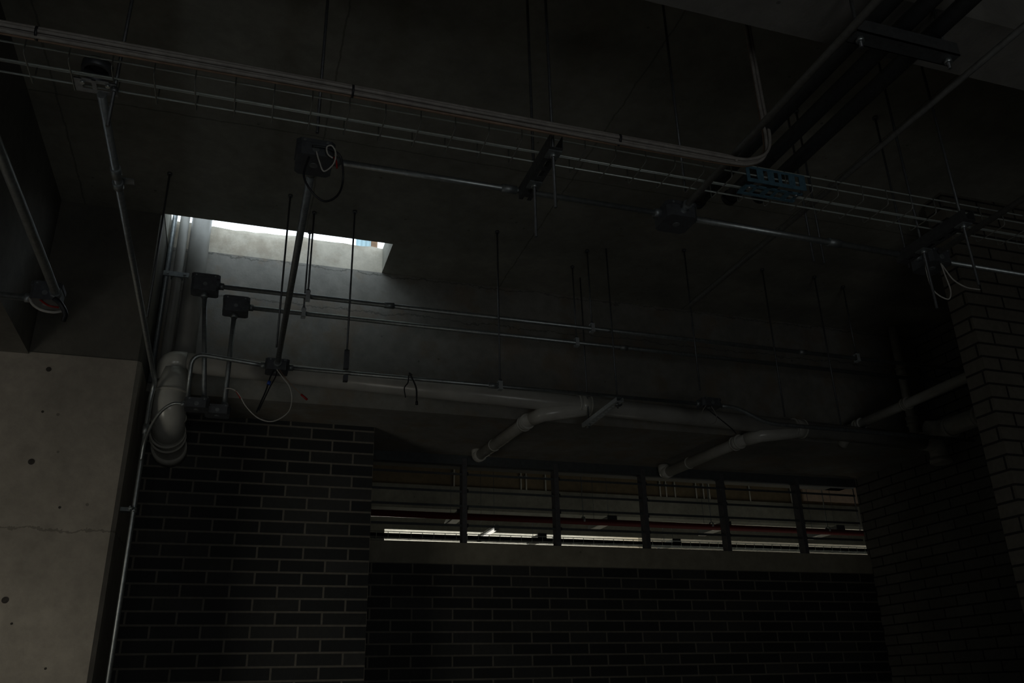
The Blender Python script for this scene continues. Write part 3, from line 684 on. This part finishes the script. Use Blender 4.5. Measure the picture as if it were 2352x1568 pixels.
# hall cable tray with cables
ht = thing('wire_tray', (2, 8.0, 1.41), 'mesh cable tray with cables in the hall seen low through the window', 'cable tray')
for (y, z) in ((8.0, 1.452), (8.0, 1.403), (8.06, 1.403), (8.12, 1.403), (8.12, 1.452)):
    MB().tube([(1.0, y, z), (10.0, y, z)], .0035, 6).build('long_wire', 'wire_zinc', ht)
o0 = None
for k in range(80):
    x = 1.05+k*.11
    if o0 is None:
        m = MB(); m.tube([(x, 8.0, 1.454), (x, 8.0, 1.399), (x, 8.12, 1.399), (x, 8.12, 1.454)], .003, 5); o0 = m.build('cross_wire', 'wire_zinc', ht)
    else:
        o = o0.copy(); o.location = (x-1.05, 0, 0); o.parent = ht; C.objects.link(o)
MB().prism([(8.01, 1.406), (8.11, 1.406), (8.11, 1.436), (8.08, 1.446), (8.03, 1.443)], 'X', 1.0, 10.0).build('cable_fill', 'cable_matt', ht)
# conduit drops on the brown wall
for k, (rx, lab) in enumerate(((.252, 'lone pale conduit drop on the brown hall wall in the first window bay'), (.339, 'thin pale conduit drop, left of the pair in the second window bay'), (.346, 'bright pale conduit drop of the pair in the second window bay'),
        (.372, 'faint conduit drop right of the pair in the second window bay'), (.534, 'pale conduit drop, left in the fourth window bay'), (.543, 'pale conduit drop, second in the fourth window bay'), (.556, 'pale conduit drop, third in the fourth window bay'),
        (.588, 'pale conduit drop before the fourth mullion, left'), (.599, 'pale conduit drop before the fourth mullion, middle'), (.608, 'pale conduit drop before the fourth mullion, right'), (.671, 'lone pale conduit drop in the fifth window bay'), (.738, 'conduit drop left of the pale board'),)):
    x = rx*9.84
    t = thing('conduit_drop', (x, 9.84, 2.6), lab, 'conduit', 'pale conduit drops on the brown hall wall')
    MB().tube([(x, 9.845, 2.35), (x, 9.845, 2.95)], .010, 10).build('conduit_tube', 'pvc_dirty', t)
    MB().cbox((x, 9.85, 2.52), (.05, .02, .02)).build('strap', 'galv_dull', t)
for x, lab in ((8.10, 'dark rod in front of the pale board, left'), (8.26, 'dark rod in front of the pale board, right')):
    t = thing('threaded_rod', (x, 9.6, 2.9), lab, 'rod'); MB().tube([(x, 9.6, 1.9), (x, 9.6, 2.96)], .008, 8).build('rod_shaft', 'rod_steel', t)
# linear luminaires
def luminaire(x, y, z, L, lab, lit=False, w_=.12):
    t = thing('luminaire', (x, y, z), lab, 'lamp', 'linear lamps in the hall beyond the window')
    m = MB(); m.prism([(x-w_/2, z), (x+w_/2, z), (x+w_*.3, z+.06), (x-w_*.3, z+.06)], 'Y', y, y+L); m.build('lamp_housing', 'lamp_body', t)
    MB().box((x-w_/2, y-.008, z-.004), (x+w_/2, y, z+.062)).build('end_cap', 'cable_black', t)
    MB().box((x-w_*.42, y+.01, z-.012), (x+w_*.42, y+L-.01, z)).build('diffuser', 'lit_tube' if lit else 'lamp_white', t)
    for yy in (y+.1, y+L-.1): MB().tube([(x, yy, z+.06), (x, yy, 2.96)], .003, 6).build('hanging_wire', 'rod_steel', t)
luminaire(2.36, 9.0, 1.84, .62, 'linear lamp behind the first window mullion')
luminaire(4.15, 9.0, 1.84, .62, 'linear lamp in the third window bay over the red pipe')
luminaire(5.66, 9.0, 1.83, .62, 'linear lamp behind the fourth window mullion')
luminaire(7.30, 9.0, 1.84, .66, 'linear lamp in the last window bay')
t = thing('luminaire', (2.68, 8.75, 1.66), 'lit bare tube lamp in the second window bay above the bright strip', 'lamp', 'linear lamps in the hall beyond the window')
MB().tube([(2.68, 8.78, 1.654), (2.68, 9.44, 1.654)], .015, 12).build('tube', 'lit_tube', t)
MB().box((2.66, 8.75, 1.676), (2.70, 9.47, 1.70)).build('lamp_housing', 'lamp_body', t)
for yy in (8.765, 9.455): MB().cbox((2.68, yy, 1.66), (.045, .03, .045)).build('end_cap', 'lamp_body', t)
for yy in (8.85, 9.37): MB().tube([(2.68, yy, 1.70), (2.68, yy, 2.96)], .003, 6).build('hanging_wire', 'rod_steel', t)
luminaire(3.72, 10.2, 1.83, .45, 'small lamp low in the second window bay over the bright strip')
luminaire(5.62, 10.2, 1.82, .45, 'small lamp low in the fourth window bay over the bright strip')
